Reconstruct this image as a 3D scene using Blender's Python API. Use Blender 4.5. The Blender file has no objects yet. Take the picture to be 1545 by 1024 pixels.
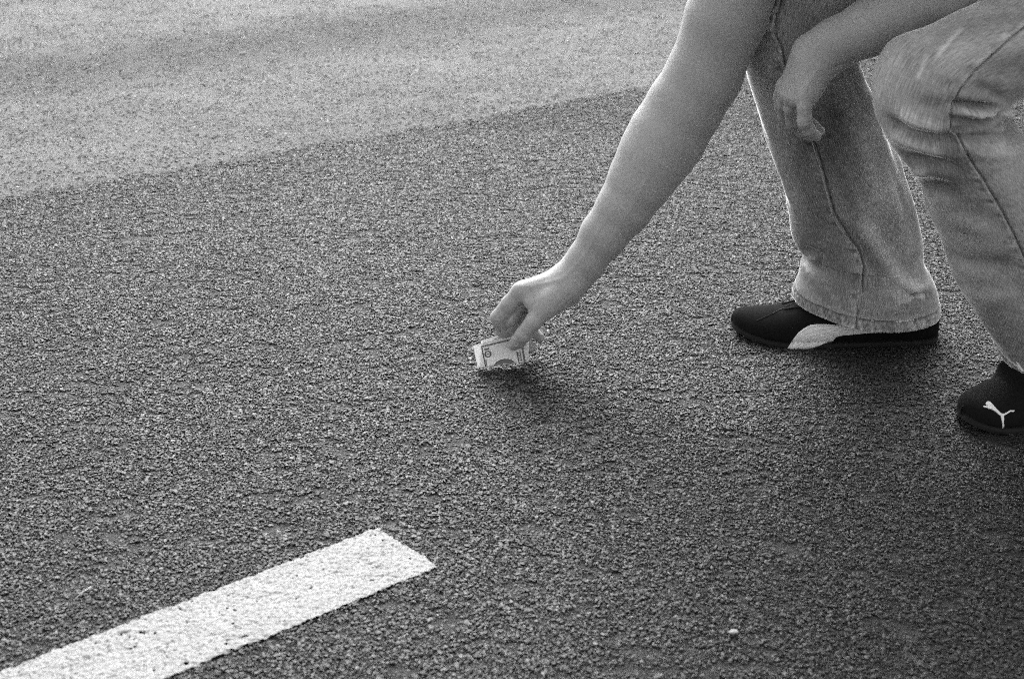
import bpy, bmesh, math, random
import numpy as np
from mathutils import Vector, Matrix
from mathutils.bvhtree import BVHTree
from mathutils.geometry import tessellate_polygon

SC = bpy.context.scene
COL = SC.collection
rng = np.random.default_rng(7)
random.seed(7)

# ------------------------------------------------------------------ camera
PITCH, CAM_H, FOC = math.radians(21.2), 0.70, 2200.0      # focal length in pixels of a 1545 px wide frame
IW, IH = 1545.0, 1024.0
cam = bpy.data.cameras.new('camera')
cam.sensor_width = 36.0
cam.lens = FOC / IW * 36.0
cam.clip_start, cam.clip_end = 0.02, 500.0
cam.dof.use_dof = True
cam.dof.focus_distance = 1.86
cam.dof.aperture_fstop = 9.0
cam_ob = bpy.data.objects.new('camera', cam)
COL.objects.link(cam_ob)
cam_ob.location = (0, 0, CAM_H)
cam_ob.rotation_euler = (math.pi / 2 - PITCH, 0, 0)
SC.camera = cam_ob

# ------------------------------------------------------------------ sky and sun (hazy back light, monochrome film)
SUN_EL, SUN_AZ = math.radians(37), math.radians(-7)      # azimuth from +Y (straight ahead) towards +X
world = bpy.data.worlds.new('World')
SC.world = world
world.use_nodes = True
wn, wl = world.node_tree.nodes, world.node_tree.links
wn.clear()
sky = wn.new('ShaderNodeTexSky')
sky.sky_type = 'NISHITA'
sky.sun_disc = False
sky.sun_elevation = SUN_EL
sky.sun_rotation = SUN_AZ
sky.air_density, sky.dust_density, sky.ozone_density = 1.0, 4.0, 1.0
bw = wn.new('ShaderNodeRGBToBW')
bg = wn.new('ShaderNodeBackground')
bg.inputs['Strength'].default_value = 0.105
wo = wn.new('ShaderNodeOutputWorld')
wl.new(sky.outputs[0], bw.inputs[0])
haze_add = wn.new('ShaderNodeMath')            # thin even cloud veil over the clear sky
haze_add.operation = 'ADD'
haze_add.inputs[1].default_value = 2.1
wl.new(bw.outputs[0], haze_add.inputs[0])
wl.new(haze_add.outputs[0], bg.inputs['Color'])
wl.new(bg.outputs[0], wo.inputs['Surface'])

sun = bpy.data.lights.new('sun', 'SUN')
sun.energy = 2.0
sun.angle = math.radians(42)
sun.color = (1.0, 1.0, 1.0)
sun_ob = bpy.data.objects.new('sun', sun)
COL.objects.link(sun_ob)
SDIR = Vector((math.sin(SUN_AZ) * math.cos(SUN_EL), math.cos(SUN_AZ) * math.cos(SUN_EL), math.sin(SUN_EL)))
sun_ob.rotation_euler = SDIR.to_track_quat('Z', 'Y').to_euler()
sun_ob.location = SDIR * 20

SC.view_settings.view_transform = 'Standard'
SC.view_settings.look = 'None'
SC.view_settings.gamma = 1.0
SC.view_settings.use_curve_mapping = False
SC.view_settings.exposure = 1.15
SC.render.engine = 'CYCLES'
SC.cycles.use_denoising = False
SC.cycles.use_adaptive_sampling = True
SC.cycles.adaptive_threshold = .055
SC.cycles.adaptive_min_samples = 16
SC.cycles.max_bounces = 5
SC.cycles.filter_width = 1.1

# ------------------------------------------------------------------ helpers
CP, SP = math.cos(PITCH), math.sin(PITCH)


def at(u, v, Y):
    """world point on the plane y = Y that the photograph shows at pixel (u, v)"""
    x, y = (u - IW / 2) / FOC, (IH / 2 - v) / FOC
    d = np.array([x, CP + y * SP, -SP + y * CP])
    return np.array([0, 0, CAM_H]) + d * (Y / d[1])


def gnd(u, v, z=0.0):
    x, y = (u - IW / 2) / FOC, (IH / 2 - v) / FOC
    d = np.array([x, CP + y * SP, -SP + y * CP])
    return np.array([0, 0, CAM_H]) + d * ((z - CAM_H) / d[2])


def project(P):
    P = np.asarray(P, float)
    X, Y, Z = P[..., 0], P[..., 1], P[..., 2] - CAM_H
    w = Y * CP - Z * SP
    return X / w * FOC + IW / 2, IH / 2 - (Y * SP + Z * CP) / w * FOC


def pxm(p):
    """metres per photograph pixel at world point p"""
    return (p[1] * CP - (p[2] - CAM_H) * SP) / FOC


def mesh_obj(name, verts, faces, mat, parent=None, smooth=True):
    me = bpy.data.meshes.new(name)
    if isinstance(verts, np.ndarray):
        verts = verts.tolist()
    if isinstance(faces, np.ndarray):
        faces = faces.tolist()
    me.from_pydata(verts, [], faces)
    me.update()
    if smooth:
        me.polygons.foreach_set('use_smooth', np.ones(len(me.polygons), bool))
    if mat:
        me.materials.append(mat)
    ob = bpy.data.objects.new(name, me)
    COL.objects.link(ob)
    ob.parent = parent
    return ob


def empty(name, loc=(0, 0, 0)):
    o = bpy.data.objects.new(name, None)
    o.empty_display_size = 0.1
    COL.objects.link(o)
    o.location = loc
    return o


def tag(o, label=None, cat=None, group=None, kind=None):
    for k, v in (('label', label), ('category', cat), ('group', group), ('kind', kind)):
        if v:
            o[k] = v
    return o


def set_parent(o, p):
    bpy.context.view_layer.update()
    o.parent = p
    o.matrix_parent_inverse = p.matrix_world.inverted()


class NT:
    """small wrapper for a material's node tree"""

    def __init__(self, name):
        self.m = bpy.data.materials.new(name)
        self.m.use_nodes = True
        self.n, self.l = self.m.node_tree.nodes, self.m.node_tree.links
        self.b = self.n['Principled BSDF']

    def new(self, t, **kw):
        nd = self.n.new(t)
        for k, v in kw.items():
            if k in nd.inputs:
                nd.inputs[k].default_value = v
            else:
                setattr(nd, k, v)
        return nd

    def link(self, a, b):
        self.l.new(a, b)

    def noise(self, vec, scale, detail=4, rough=.55, dist=0):
        nd = self.new('ShaderNodeTexNoise')
        nd.inputs['Scale'].default_value = scale
        nd.inputs['Detail'].default_value = detail
        nd.inputs['Roughness'].default_value = rough
        nd.inputs['Distortion'].default_value = dist
        if vec is not None:
            self.link(vec, nd.inputs['Vector'])
        return nd.outputs['Fac']

    def ramp(self, fac, stops):
        r = self.new('ShaderNodeValToRGB')
        e = r.color_ramp.elements
        while len(e) < len(stops):
            e.new(.5)
        for i, (p, c) in enumerate(stops):
            e[i].position = p
            e[i].color = (c, c, c, 1)
        self.link(fac, r.inputs['Fac'])
        return r.outputs['Color']

    def math(self, op, a, b=None, clamp=False):
        nd = self.new('ShaderNodeMath', operation=op)
        nd.use_clamp = clamp
        for i, x in enumerate((a, b)):
            if x is None:
                continue
            if isinstance(x, (int, float)):
                nd.inputs[i].default_value = x
            else:
                self.link(x, nd.inputs[i])
        return nd.outputs[0]

    def mix(self, f, a, b):
        nd = self.new('ShaderNodeMix', data_type='FLOAT')
        for i, x in ((0, f), (2, a), (3, b)):
            if isinstance(x, (int, float)):
                nd.inputs[i].default_value = x
            else:
                self.link(x, nd.inputs[i])
        return nd.outputs[0]

    def mapping(self, vec, scale=(1, 1, 1), rot=(0, 0, 0)):
        nd = self.new('ShaderNodeMapping')
        nd.inputs['Scale'].default_value = scale
        nd.inputs['Rotation'].default_value = rot
        self.link(vec, nd.inputs['Vector'])
        return nd.outputs[0]

    def bump(self, h, strength, dist):
        nd = self.new('ShaderNodeBump')
        nd.inputs['Strength'].default_value = strength
        nd.inputs['Distance'].default_value = dist
        self.link(h, nd.inputs['Height'])
        self.link(nd.outputs[0], self.b.inputs['Normal'])

    def coord(self, which='Object'):
        return self.new('ShaderNodeTexCoord').outputs[which]


def plain(name, c, rough=.6, **kw):
    t = NT(name)
    t.b.inputs['Base Color'].default_value = (c, c, c, 1)
    t.b.inputs['Roughness'].default_value = rough
    for k, v in kw.items():
        t.b.inputs[k].default_value = v
    return t.m


# ------------------------------------------------------------------ lane geometry
LANE = math.radians(38.6)                      # direction of the painted line and of the seam in the asphalt
LD = np.array([math.cos(LANE), math.sin(LANE)])
LN = np.array([-math.sin(LANE), math.cos(LANE)])
B0 = gnd(470, 223)[:2]                         # a point of the seam between new and old asphalt
PA, PB = gnd(569, 799)[:2], gnd(663, 857)[:2]  # the two corners of the painted line's end
PC = (PA + PB) / 2
_a, _b = PA - gnd(0, 1013)[:2], PB - gnd(255, 1026)[:2]
PD = _a / np.linalg.norm(_a) + _b / np.linalg.norm(_b)
PD /= np.linalg.norm(PD)                       # the painted line's own direction
PN = np.array([-PD[1], PD[0]])
PW = abs(float((PA - PB) @ PN))                # painted width


# ------------------------------------------------------------------ materials
def mat_base(name, lo, hi, stain=None, rough=.75, mottle=False):
    t = NT(name)
    p = t.coord('Object')
    a = t.noise(p, 320, 5, .6)
    b = t.noise(p, 3.2, 4, .6)
    f = t.math('MULTIPLY', t.ramp(a, [(.3, .35), (.7, 1)]), t.ramp(b, [(.3, .75), (.7, 1.1)]))
    if mottle:
        f = t.math('MULTIPLY', f, t.ramp(t.noise(t.mapping(p, (.55, 1, 1)), 26, 4, .65, .6), [(.36, .45), (.52, 1)]))
        f = t.math('MULTIPLY', f, t.ramp(t.noise(p, 1.4, 3, .6), [(.3, .6), (.65, 1.1)]))
    c = t.mix(f, lo, hi)
    if stain:
        # a long tar stain running along the lane: darker band across the lane direction (object y)
        sep = t.new('ShaderNodeSeparateXYZ')
        t.link(p, sep.inputs[0])
        wob = t.math('MULTIPLY', t.math('SUBTRACT', t.noise(p, 1.1, 3, .6), .5), .55)
        yy = t.math('ADD', sep.outputs[1], wob)
        d = t.math('ABSOLUTE', t.math('SUBTRACT', yy, stain[0]))
        m = t.ramp(t.math('DIVIDE', d, stain[1]), [(.25, stain[2]), (1, 1)])
        c = t.math('MULTIPLY', c, m)
    t.link(c, t.b.inputs['Base Color'])
    t.b.inputs['Roughness'].default_value = rough
    h = t.math('ADD', t.noise(p, 260, 5, .7), t.math('MULTIPLY', t.noise(p, 900, 2, .5), .4))
    t.bump(h, .9, .004)
    return t.m


def mat_stone(name, stops, rough=(.43, .63), joint=False):
    t = NT(name)
    oi = t.new('ShaderNodeObjectInfo')
    r = oi.outputs['Random']
    geo = t.new('ShaderNodeNewGeometry')
    big = t.noise(geo.outputs['Position'], 1.7, 4, .6)
    c = t.ramp(r, stops)
    c = t.math('MULTIPLY', c, t.ramp(big, [(.3, .5), (.7, 1.25)]))
    if joint:        # tar-rich joint where the new asphalt meets the old lane
        dp = t.new('ShaderNodeVectorMath', operation='DOT_PRODUCT')
        t.link(geo.outputs['Position'], dp.inputs[0])
        dp.inputs[1].default_value = (LN[0], LN[1], 0)
        d = t.math('SUBTRACT', float(B0 @ LN), dp.outputs['Value'])
        d = t.math('ADD', d, t.math('MULTIPLY', t.math('SUBTRACT', t.noise(geo.outputs['Position'], 9, 3, .6), .5), .10))
        c = t.math('MULTIPLY', c, t.ramp(d, [(.01, .25), (.17, 1)]))
    fine = t.noise(geo.outputs['Position'], 700, 3, .6)
    c = t.math('MULTIPLY', c, t.ramp(fine, [(.3, .6), (.7, 1.25)]))
    t.link(c, t.b.inputs['Base Color'])
    t.link(t.mix(t.math('FRACT', t.math('MULTIPLY', r, 7.31)), rough[0], rough[1]), t.b.inputs['Roughness'])
    t.bump(fine, .5, .0012)
    return t.m


M_TAR = mat_base('tar_bound_asphalt', .008, .022)
M_OLD = mat_base('weathered_asphalt', .04, .19, stain=(1.12, .40, .22), rough=.8, mottle=True)
M_STONE = mat_stone('asphalt_aggregate', [(0, .009), (.4, .015), (.75, .024), (.96, .045), (1, .15)], joint=True)
M_STONE_OLD = mat_stone('worn_aggregate', [(0, .06), (.4, .12), (.8, .2), (1, .4)], rough=(.5, .8))


def mat_paint():
    t = NT('road_paint')
    p = t.coord('Object')
    a = t.noise(p, 420, 4, .65)
    b = t.noise(p, 60, 4, .6)
    c = t.math('MULTIPLY', t.ramp(a, [(.36, .10), (.62, .37)]), t.ramp(b, [(.25, .72), (.55, 1)]))
    t.link(c, t.b.inputs['Base Color'])
    t.b.inputs['Roughness'].default_value = .6
    t.bump(a, .6, .001)
    return t.m


M_PAINT = mat_paint()


def mat_skin():
    t = NT('skin')
    p = t.coord('Object')
    a = t.noise(p, 14, 3, .6)
    b = t.noise(p, 260, 3, .6)
    c = t.math('MULTIPLY', t.ramp(a, [(.3, .34), (.7, .41)]), t.ramp(b, [(.3, .9), (.7, 1.06)]))
    t.link(c, t.b.inputs['Base Color'])
    t.b.inputs['Roughness'].default_value = .52
    t.b.inputs['Subsurface Weight'].default_value = .25
    t.b.inputs['Subsurface Radius'].default_value = (.006, .006, .006)
    t.b.inputs['Subsurface Scale'].default_value = 1.0
    t.b.inputs['Sheen Weight'].default_value = .25
    t.b.inputs['Sheen Roughness'].default_value = .35
    t.bump(t.math('ADD', t.math('ADD', t.noise(p, 900, 3, .6), b), t.math('MULTIPLY', t.noise(p, 45, 4, .6), 2.5)), .32, .0009)
    return t.m


M_SKIN = mat_skin()


def mat_denim():
    t = NT('faded_denim')
    uv = t.new('ShaderNodeUVMap', uv_map='cloth').outputs[0]
    slub = t.noise(t.mapping(uv, (900, 110, 1)), 1, 4, .6)            # warp streaks along the leg
    weft = t.noise(t.mapping(uv, (60, 1100, 1)), 1, 3, .6)
    wave = t.new('ShaderNodeTexWave', wave_type='BANDS', bands_direction='X')
    wave.inputs['Scale'].default_value = 1.0
    wave.inputs['Distortion'].default_value = 1.2
    wave.inputs['Detail Scale'].default_value = 3.0
    t.link(t.mapping(uv, (150, 150, 1), (0, 0, math.radians(28))), wave.inputs['Vector'])
    fade = t.noise(t.mapping(uv, (9, 5, 1)), 1, 4, .6)
    wear = t.new('ShaderNodeAttribute', attribute_name='wear').outputs['Fac']  # cloth fading, plus painted torso shade on the far upper leg
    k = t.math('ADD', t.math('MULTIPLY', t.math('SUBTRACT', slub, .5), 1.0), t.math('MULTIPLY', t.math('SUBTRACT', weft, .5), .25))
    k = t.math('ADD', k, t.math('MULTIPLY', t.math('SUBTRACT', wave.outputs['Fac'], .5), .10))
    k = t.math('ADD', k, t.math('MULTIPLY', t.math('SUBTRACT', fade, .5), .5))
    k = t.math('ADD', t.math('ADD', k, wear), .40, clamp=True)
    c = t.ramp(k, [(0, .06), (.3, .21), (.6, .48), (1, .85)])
    t.link(c, t.b.inputs['Base Color'])
    t.b.inputs['Roughness'].default_value = .95
    t.b.inputs['Specular IOR Level'].default_value = .15
    t.b.inputs['Sheen Weight'].default_value = 1.0
    t.b.inputs['Sheen Roughness'].default_value = .22
    fuzz = t.new('ShaderNodeBsdfSheen', Roughness=.12)
    fuzz.inputs['Color'].default_value = (.9, .9, .9, 1)
    ad = t.new('ShaderNodeAddShader')
    t.link(t.b.outputs[0], ad.inputs[0])
    t.link(fuzz.outputs[0], ad.inputs[1])
    t.link(ad.outputs[0], t.n['Material Output'].inputs['Surface'])
    t.bump(t.math('ADD', t.math('ADD', slub, weft), t.math('MULTIPLY', wave.outputs['Fac'], .3)), .35, .0009)
    return t.m


M_DENIM = mat_denim()
M_THREAD = plain('seam_thread', .42, .9)
M_NAIL = plain('finger_nail', .42, .3)


def mat_suede():
    t = NT('black_suede')
    p = t.coord('Object')
    a = t.noise(p, 420, 4, .7)
    t.link(t.ramp(a, [(.3, .005), (.75, .014)]), t.b.inputs['Base Color'])
    t.b.inputs['Roughness'].default_value = 1.0
    t.b.inputs['Specular IOR Level'].default_value = .06
    t.b.inputs['Sheen Weight'].default_value = .02
    t.b.inputs['Sheen Roughness'].default_value = .4
    t.bump(a, .3, .0008)
    return t.m


M_SUEDE = mat_suede()
M_RUBBER = plain('black_rubber', .007, .85)
M_LACE = plain('black_lace', .03, .85)


def mat_leather():
    t = NT('white_leather')
    p = t.coord('Object')
    a = t.noise(p, 240, 3, .6)
    t.link(t.ramp(a, [(.3, .72), (.7, .85)]), t.b.inputs['Base Color'])
    t.b.inputs['Roughness'].default_value = .5
    t.bump(a, .3, .0006)
    return t.m


M_LEATHER = mat_leather()


def mat_paper():
    t = NT('banknote_paper')
    uv = t.new('ShaderNodeUVMap', uv_map='cloth').outputs[0]
    a = t.noise(uv, 260, 4, .6)
    b = t.noise(t.mapping(uv, (1500, 300, 1), (0, 0, .5)), 1, 2, .5)
    c = t.math('MULTIPLY', t.ramp(a, [(.3, .84), (.7, .93)]), t.ramp(b, [(.35, .88), (.65, 1)]))
    t.link(c, t.b.inputs['Base Color'])
    t.b.inputs['Roughness'].default_value = .7
    t.bump(t.noise(uv, 70, 3, .6), .3, .0015)
    tr = t.new('ShaderNodeBsdfTranslucent')
    tr.inputs['Color'].default_value = (.8, .8, .8, 1)
    mx = t.new('ShaderNodeMixShader', Fac=.22)
    t.link(t.b.outputs[0], mx.inputs[1])
    t.link(tr.outputs[0], mx.inputs[2])
    t.link(mx.outputs[0], t.n['Material Output'].inputs['Surface'])
    return t.m


M_PAPER = mat_paper()
M_INK = plain('banknote_ink', .05, .8)
M_INK2 = plain('banknote_fine_print', .17, .8)
M_SHIRT = plain('cotton_shirt', .22, .9)
M_HAIR = plain('dark_hair', .03, .5)
M_EYE = plain('eye', .6, .2)

# ------------------------------------------------------------------ ground
def lane(P):
    """(along, across) lane coordinates measured from the seam point"""
    q = P[:, :2] - B0
    return q @ LD, q @ LN


def wob(s, seed, scales):
    r = np.random.default_rng(seed)
    out = np.zeros_like(s)
    for wl_, a in scales:
        out += a * np.sin(2 * np.pi * s / wl_ + r.uniform(0, 6.28))
    return out


def noise1(s, cell, seed):
    T = np.random.default_rng(seed).random(4096) - .5
    q = s / cell
    i = np.floor(q).astype(int)
    f = q - i
    f = f * f * (3 - 2 * f)
    return T[i % 4096] * (1 - f) + T[(i + 1) % 4096] * f


def seam_edge(s):
    return sum(a * noise1(s, c, 3 + k) for k, (c, a) in enumerate([(.45, .03), (.13, .022), (.04, .018), (.013, .016)]))


def sheet(name, mat, z, corners, parent=None):
    o = mesh_obj(name, [(0, 0, 0), (1, 0, 0), (1, 1, 0), (0, 1, 0)], [(0, 1, 2, 3)], mat, parent, False)
    for i, c in enumerate(corners):
        o.data.vertices[i].co = (c[0], c[1], z)
    return o


# the road bed reaches to the horizon; the worn lane beyond the seam is a sheet with a ragged near edge on top of it
road = sheet('road', M_TAR, 0.0, [(-150, -20), (150, -20), (150, 300), (-150, 300)])
tag(road, 'dark coarse tar bound asphalt road surface', kind='structure')


def build_old_lane():
    s = np.concatenate([np.arange(-90, -6, .5), np.arange(-6, 9, .006), np.arange(9, 120, .5)])
    e = seam_edge(s)
    n = len(s)
    far = 200.0
    V = np.zeros((3 * n, 3))
    V[:n, 0], V[:n, 1], V[:n, 2] = s, e, 0.0005
    V[n:2 * n, 0], V[n:2 * n, 1], V[n:2 * n, 2] = s, e + .012, 0.0032
    V[2 * n:, 0], V[2 * n:, 1], V[2 * n:, 2] = s * 2, far, 0.0032
    F = []
    for r in range(2):
        for i in range(n - 1):
            F.append((r * n + i, r * n + i + 1, (r + 1) * n + i + 1, (r + 1) * n + i))
    o = mesh_obj('worn_lane', V, F, M_OLD, None, False)
    o.location = (B0[0], B0[1], 0)
    o.rotation_euler = (0, 0, LANE)
    tag(o, 'pale worn lane of older asphalt beyond the ragged seam', kind='structure')
    return o


build_old_lane()

# stones of the asphalt: a few irregular stone shapes, instanced on scattered points
PROTO = bpy.data.collections.new('stone_shapes')


def stone_shapes(mat, tagname, n=7):
    c = bpy.data.collections.new('stone_shapes_' + tagname)
    for i in range(n):
        bm = bmesh.new()
        r = random.Random(100 + i)
        for k in range(22):
            v = Vector((r.gauss(0, 1), r.gauss(0, 1), r.gauss(0, 1))).normalized()
            f = .8 + .2 * r.random()
            z = v.z * f
            bm.verts.new((v.x * f, v.y * f * (.7 + .3 * r.random()), min(z, .45 + .12 * v.x + .1 * v.y) * .8))
        bmesh.ops.convex_hull(bm, input=bm.verts[:])
        bmesh.ops.delete(bm, geom=[v for v in bm.verts if not v.link_faces], context='VERTS')
        me = bpy.data.meshes.new('stone_shape')
        bm.to_mesh(me)
        bm.free()
        me.materials.append(mat)
        c.objects.link(bpy.data.objects.new('stone_shape', me))
    return c


def scatter(name, pts, scl, rot, coll, parent=None):
    n = len(pts)
    me = bpy.data.meshes.new(name)
    me.vertices.add(n)
    me.vertices.foreach_set('co', pts.astype(np.float32).ravel())
    for nm, arr in (('scl', scl), ('rot', rot)):
        a = me.attributes.new(nm, 'FLOAT_VECTOR', 'POINT')
        a.data.foreach_set('vector', arr.astype(np.float32).ravel())
    ob = bpy.data.objects.new(name, me)
    COL.objects.link(ob)
    ob.parent = parent
    ng = bpy.data.node_groups.new('scatter_stones', 'GeometryNodeTree')
    ng.interface.new_socket('Geometry', in_out='INPUT', socket_type='NodeSocketGeometry')
    ng.interface.new_socket('Geometry', in_out='OUTPUT', socket_type='NodeSocketGeometry')
    N, L = ng.nodes, ng.links
    gi, go = N.new('NodeGroupInput'), N.new('NodeGroupOutput')
    ci = N.new('GeometryNodeCollectionInfo')
    ci.inputs['Collection'].default_value = coll
    ci.inputs['Separate Children'].default_value = True
    ci.inputs['Reset Children'].default_value = True
    ip = N.new('GeometryNodeInstanceOnPoints')
    ip.inputs['Pick Instance'].default_value = True
    na = N.new('GeometryNodeInputNamedAttribute'); na.data_type = 'FLOAT_VECTOR'; na.inputs[0].default_value = 'scl'
    nr = N.new('GeometryNodeInputNamedAttribute'); nr.data_type = 'FLOAT_VECTOR'; nr.inputs[0].default_value = 'rot'
    er = N.new('FunctionNodeEulerToRotation')
    L.new(gi.outputs[0], ip.inputs['Points'])
    L.new(ci.outputs[0], ip.inputs['Instance'])
    L.new(nr.outputs[0], er.inputs[0])
    L.new(er.outputs[0], ip.inputs['Rotation'])
    L.new(na.outputs[0], ip.inputs['Scale'])
    L.new(ip.outputs[0], go.inputs[0])
    md = ob.modifiers.new('stones', 'NODES')
    md.node_group = ng
    return ob


def jitter_grid(x0, x1, y0, y1, d):
    xs, ys = np.arange(x0, x1, d), np.arange(y0, y1, d * .87)
    X, Y = np.meshgrid(xs, ys)
    X = X + (np.arange(len(ys)) % 2)[:, None] * d * .5
    P = np.stack([X.ravel(), Y.ravel()], 1)
    return P + rng.uniform(-.42, .42, P.shape) * d


def in_view(P, m=.45):
    """keep what stands in or near the photographed wedge of ground"""
    return (np.abs(P[:, 0]) < .40 * P[:, 1] + m) & (P[:, 1] > .8)


def paint_coords(P):
    q = P - PC
    return q @ PD, q @ PN          # along (<0 is painted), across (|.| < PW/2)


def paint_mask(P):
    a, b = paint_coords(P)
    j = (low_noise(P, .0035, 41) - .5) * .0028 + (low_noise(P, .03, 42) - .5) * .003
    edge, edge2, end = j, j * .8, j * 1.3
    return (b < PW / 2 + edge) & (b > -PW / 2 + edge2) & (a < end) & (a > -2.2)


def low_noise(P, cell, seed):
    """value noise in the plane, 0..1"""
    r = np.random.default_rng(seed)
    T = r.random((64, 64))
    q = P / cell
    i = np.floor(q).astype(int)
    f = q - i
    f = f * f * (3 - 2 * f)
    a = T[i[:, 0] % 64, i[:, 1] % 64]; b = T[(i[:, 0] + 1) % 64, i[:, 1] % 64]
    c = T[i[:, 0] % 64, (i[:, 1] + 1) % 64]; d = T[(i[:, 0] + 1) % 64, (i[:, 1] + 1) % 64]
    return (a * (1 - f[:, 0]) + b * f[:, 0]) * (1 - f[:, 1]) + (c * (1 - f[:, 0]) + d * f[:, 0]) * f[:, 1]


def build_stones():
    P = jitter_grid(-2.4, 2.6, .85, 4.9, .0031)
    P = P[in_view(P, .26)]
    s, n = lane(P)
    new = n < seam_edge(s) + .004
    A = P[new]
    A = A[(A[:, 1] < 3.0) | (rng.random(len(A)) < .6)]
    pm = paint_mask(A)
    nz = low_noise(A, .030, 1) * .4 + low_noise(A * [.7, 1.2], .0095, 2) * .6
    keep = (rng.random(len(A)) < np.clip(.55 + 1.6 * (nz - .2), .5, 1))
    A, pm, nz = A[keep], pm[keep], nz[keep]

    def make(name, Q, coll, r0, r1, zlo, zhi, sink=None):
        m = len(Q)
        r = r0 + (r1 - r0) * rng.random(m) ** 2.2
        scl = np.stack([r * rng.uniform(.9, 1.3, m), r * rng.uniform(.75, 1.05, m), r * rng.uniform(.7, 1.0, m)], 1)
        rot = np.stack([rng.normal(0, .15, m), rng.normal(0, .15, m), rng.uniform(0, 6.28, m)], 1)
        top = scl[:, 2] * .42
        z = rng.uniform(zlo, zhi, m) - top
        if sink is not None:          # hollows between the stones of the top course
            z -= .0016 * np.clip((.42 - sink) * 5, 0, 1)
        return scatter(name, np.stack([Q[:, 0], Q[:, 1], z], 1), scl, rot, coll)

    near = make('asphalt_aggregate', A[~pm], stone_shapes(M_STONE, 'new'), .0011, .0034, .0015, .0027, sink=nz[~pm])
    tag(near, 'small crushed stones set in the dark asphalt', kind='stuff')
    near.parent = road
    P = jitter_grid(-3.0, 3.0, 2.0, 5.0, .0045)
    P = P[in_view(P, .3)]
    s, n = lane(P)
    O = P[n >= seam_edge(s) + .004]
    O = O[(rng.random(len(O)) < .3 * np.clip(1.4 - .22 * O[:, 1] + .9 * (low_noise(O, .06, 5) - .5), .1, 1)) & (O[:, 1] < 5.0)]
    old = make('worn_aggregate', O, stone_shapes(M_STONE_OLD, 'old'), .0016, .0044, .0036, .0056)
    tag(old, 'worn stones showing in the older asphalt lane', kind='stuff')
    return A[pm]


PAINTED = build_stones()


def build_marking():
    d = .0011
    xs = np.arange(-.62, .012, d)
    ys = np.arange(-PW / 2 - .008, PW / 2 + .008, d)
    X, Y = np.meshgrid(xs, ys, indexing='ij')
    L2 = np.stack([X.ravel(), Y.ravel()], 1)
    W = PC + L2[:, :1] * PD + L2[:, 1:] * PN
    # paint drapes over the stones it covers
    h = np.zeros(len(W))
    nx, ny = X.shape
    for q in PAINTED:
        a, b = float((q - PC) @ PD), float((q - PC) @ PN)
        if a < -.64:
            continue
        r = .0019 + .0024 * random.random()
        i0, j0 = int((a - r - xs[0]) / d), int((b - r - ys[0]) / d)
        k = int(2 * r / d) + 2
        i1, j1 = min(nx, i0 + k), min(ny, j0 + k)
        i0, j0 = max(0, i0), max(0, j0)
        if i0 >= i1 or j0 >= j1:
            continue
        dd = ((X[i0:i1, j0:j1] - a) ** 2 + (Y[i0:i1, j0:j1] - b) ** 2) / r ** 2
        H = h.reshape(nx, ny)
        H[i0:i1, j0:j1] = np.maximum(H[i0:i1, j0:j1], np.clip(1 - dd ** 1.5, 0, 1) * (.0010 + .0012 * random.random()))
    h = h + .0011
    mask = paint_mask(W)
    pit = (low_noise(W, .0042, 31) * .55 + low_noise(W, .0021, 32) * .45) < .24 + .06 * low_noise(W, .05, 33)
    pit &= (h < .0019)
    ok = (mask & ~pit).reshape(nx, ny)
    idx = np.arange(nx * ny).reshape(nx, ny)
    fo = ok[:-1, :-1] & ok[1:, :-1] & ok[1:, 1:] & ok[:-1, 1:]
    F = np.stack([idx[:-1, :-1], idx[1:, :-1], idx[1:, 1:], idx[:-1, 1:]], -1)[fo]
    used = np.unique(F)
    remap = np.full(nx * ny, -1)
    remap[used] = np.arange(len(used))
    V = np.concatenate([W, h[:, None]], 1)[used]
    o = mesh_obj('road_marking', V, remap[F], M_PAINT)
    tag(o, 'squared end of a worn white painted line on dark asphalt', 'road marking')


build_marking()

# ------------------------------------------------------------------ implicit surfaces for the body
def round_cone(P, a, b, ra, rb):
    """distance to a capsule whose radius runs linearly from ra (at a) to rb (at b)"""
    ba = b - a
    l2 = float(ba @ ba)
    if l2 < 1e-10:
        return np.linalg.norm(P - a, axis=1) - max(ra, rb)
    t = np.clip((P - a) @ ba / l2, 0, 1)
    d = np.linalg.norm(P - a - t[:, None] * ba, axis=1)
    return d - (ra + (rb - ra) * t)


def ellipsoid(P, c, R, rad):
    q = (P - c) @ R
    k0 = np.linalg.norm(q / rad, axis=1)
    k1 = np.linalg.norm(q / (rad * rad), axis=1) + 1e-9
    return k0 * (k0 - 1) / k1


def smin(a, b, k):
    h = np.clip(.5 + .5 * (b - a) / k, 0, 1)
    return b + (a - b) * h - k * h * (1 - h)


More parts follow.
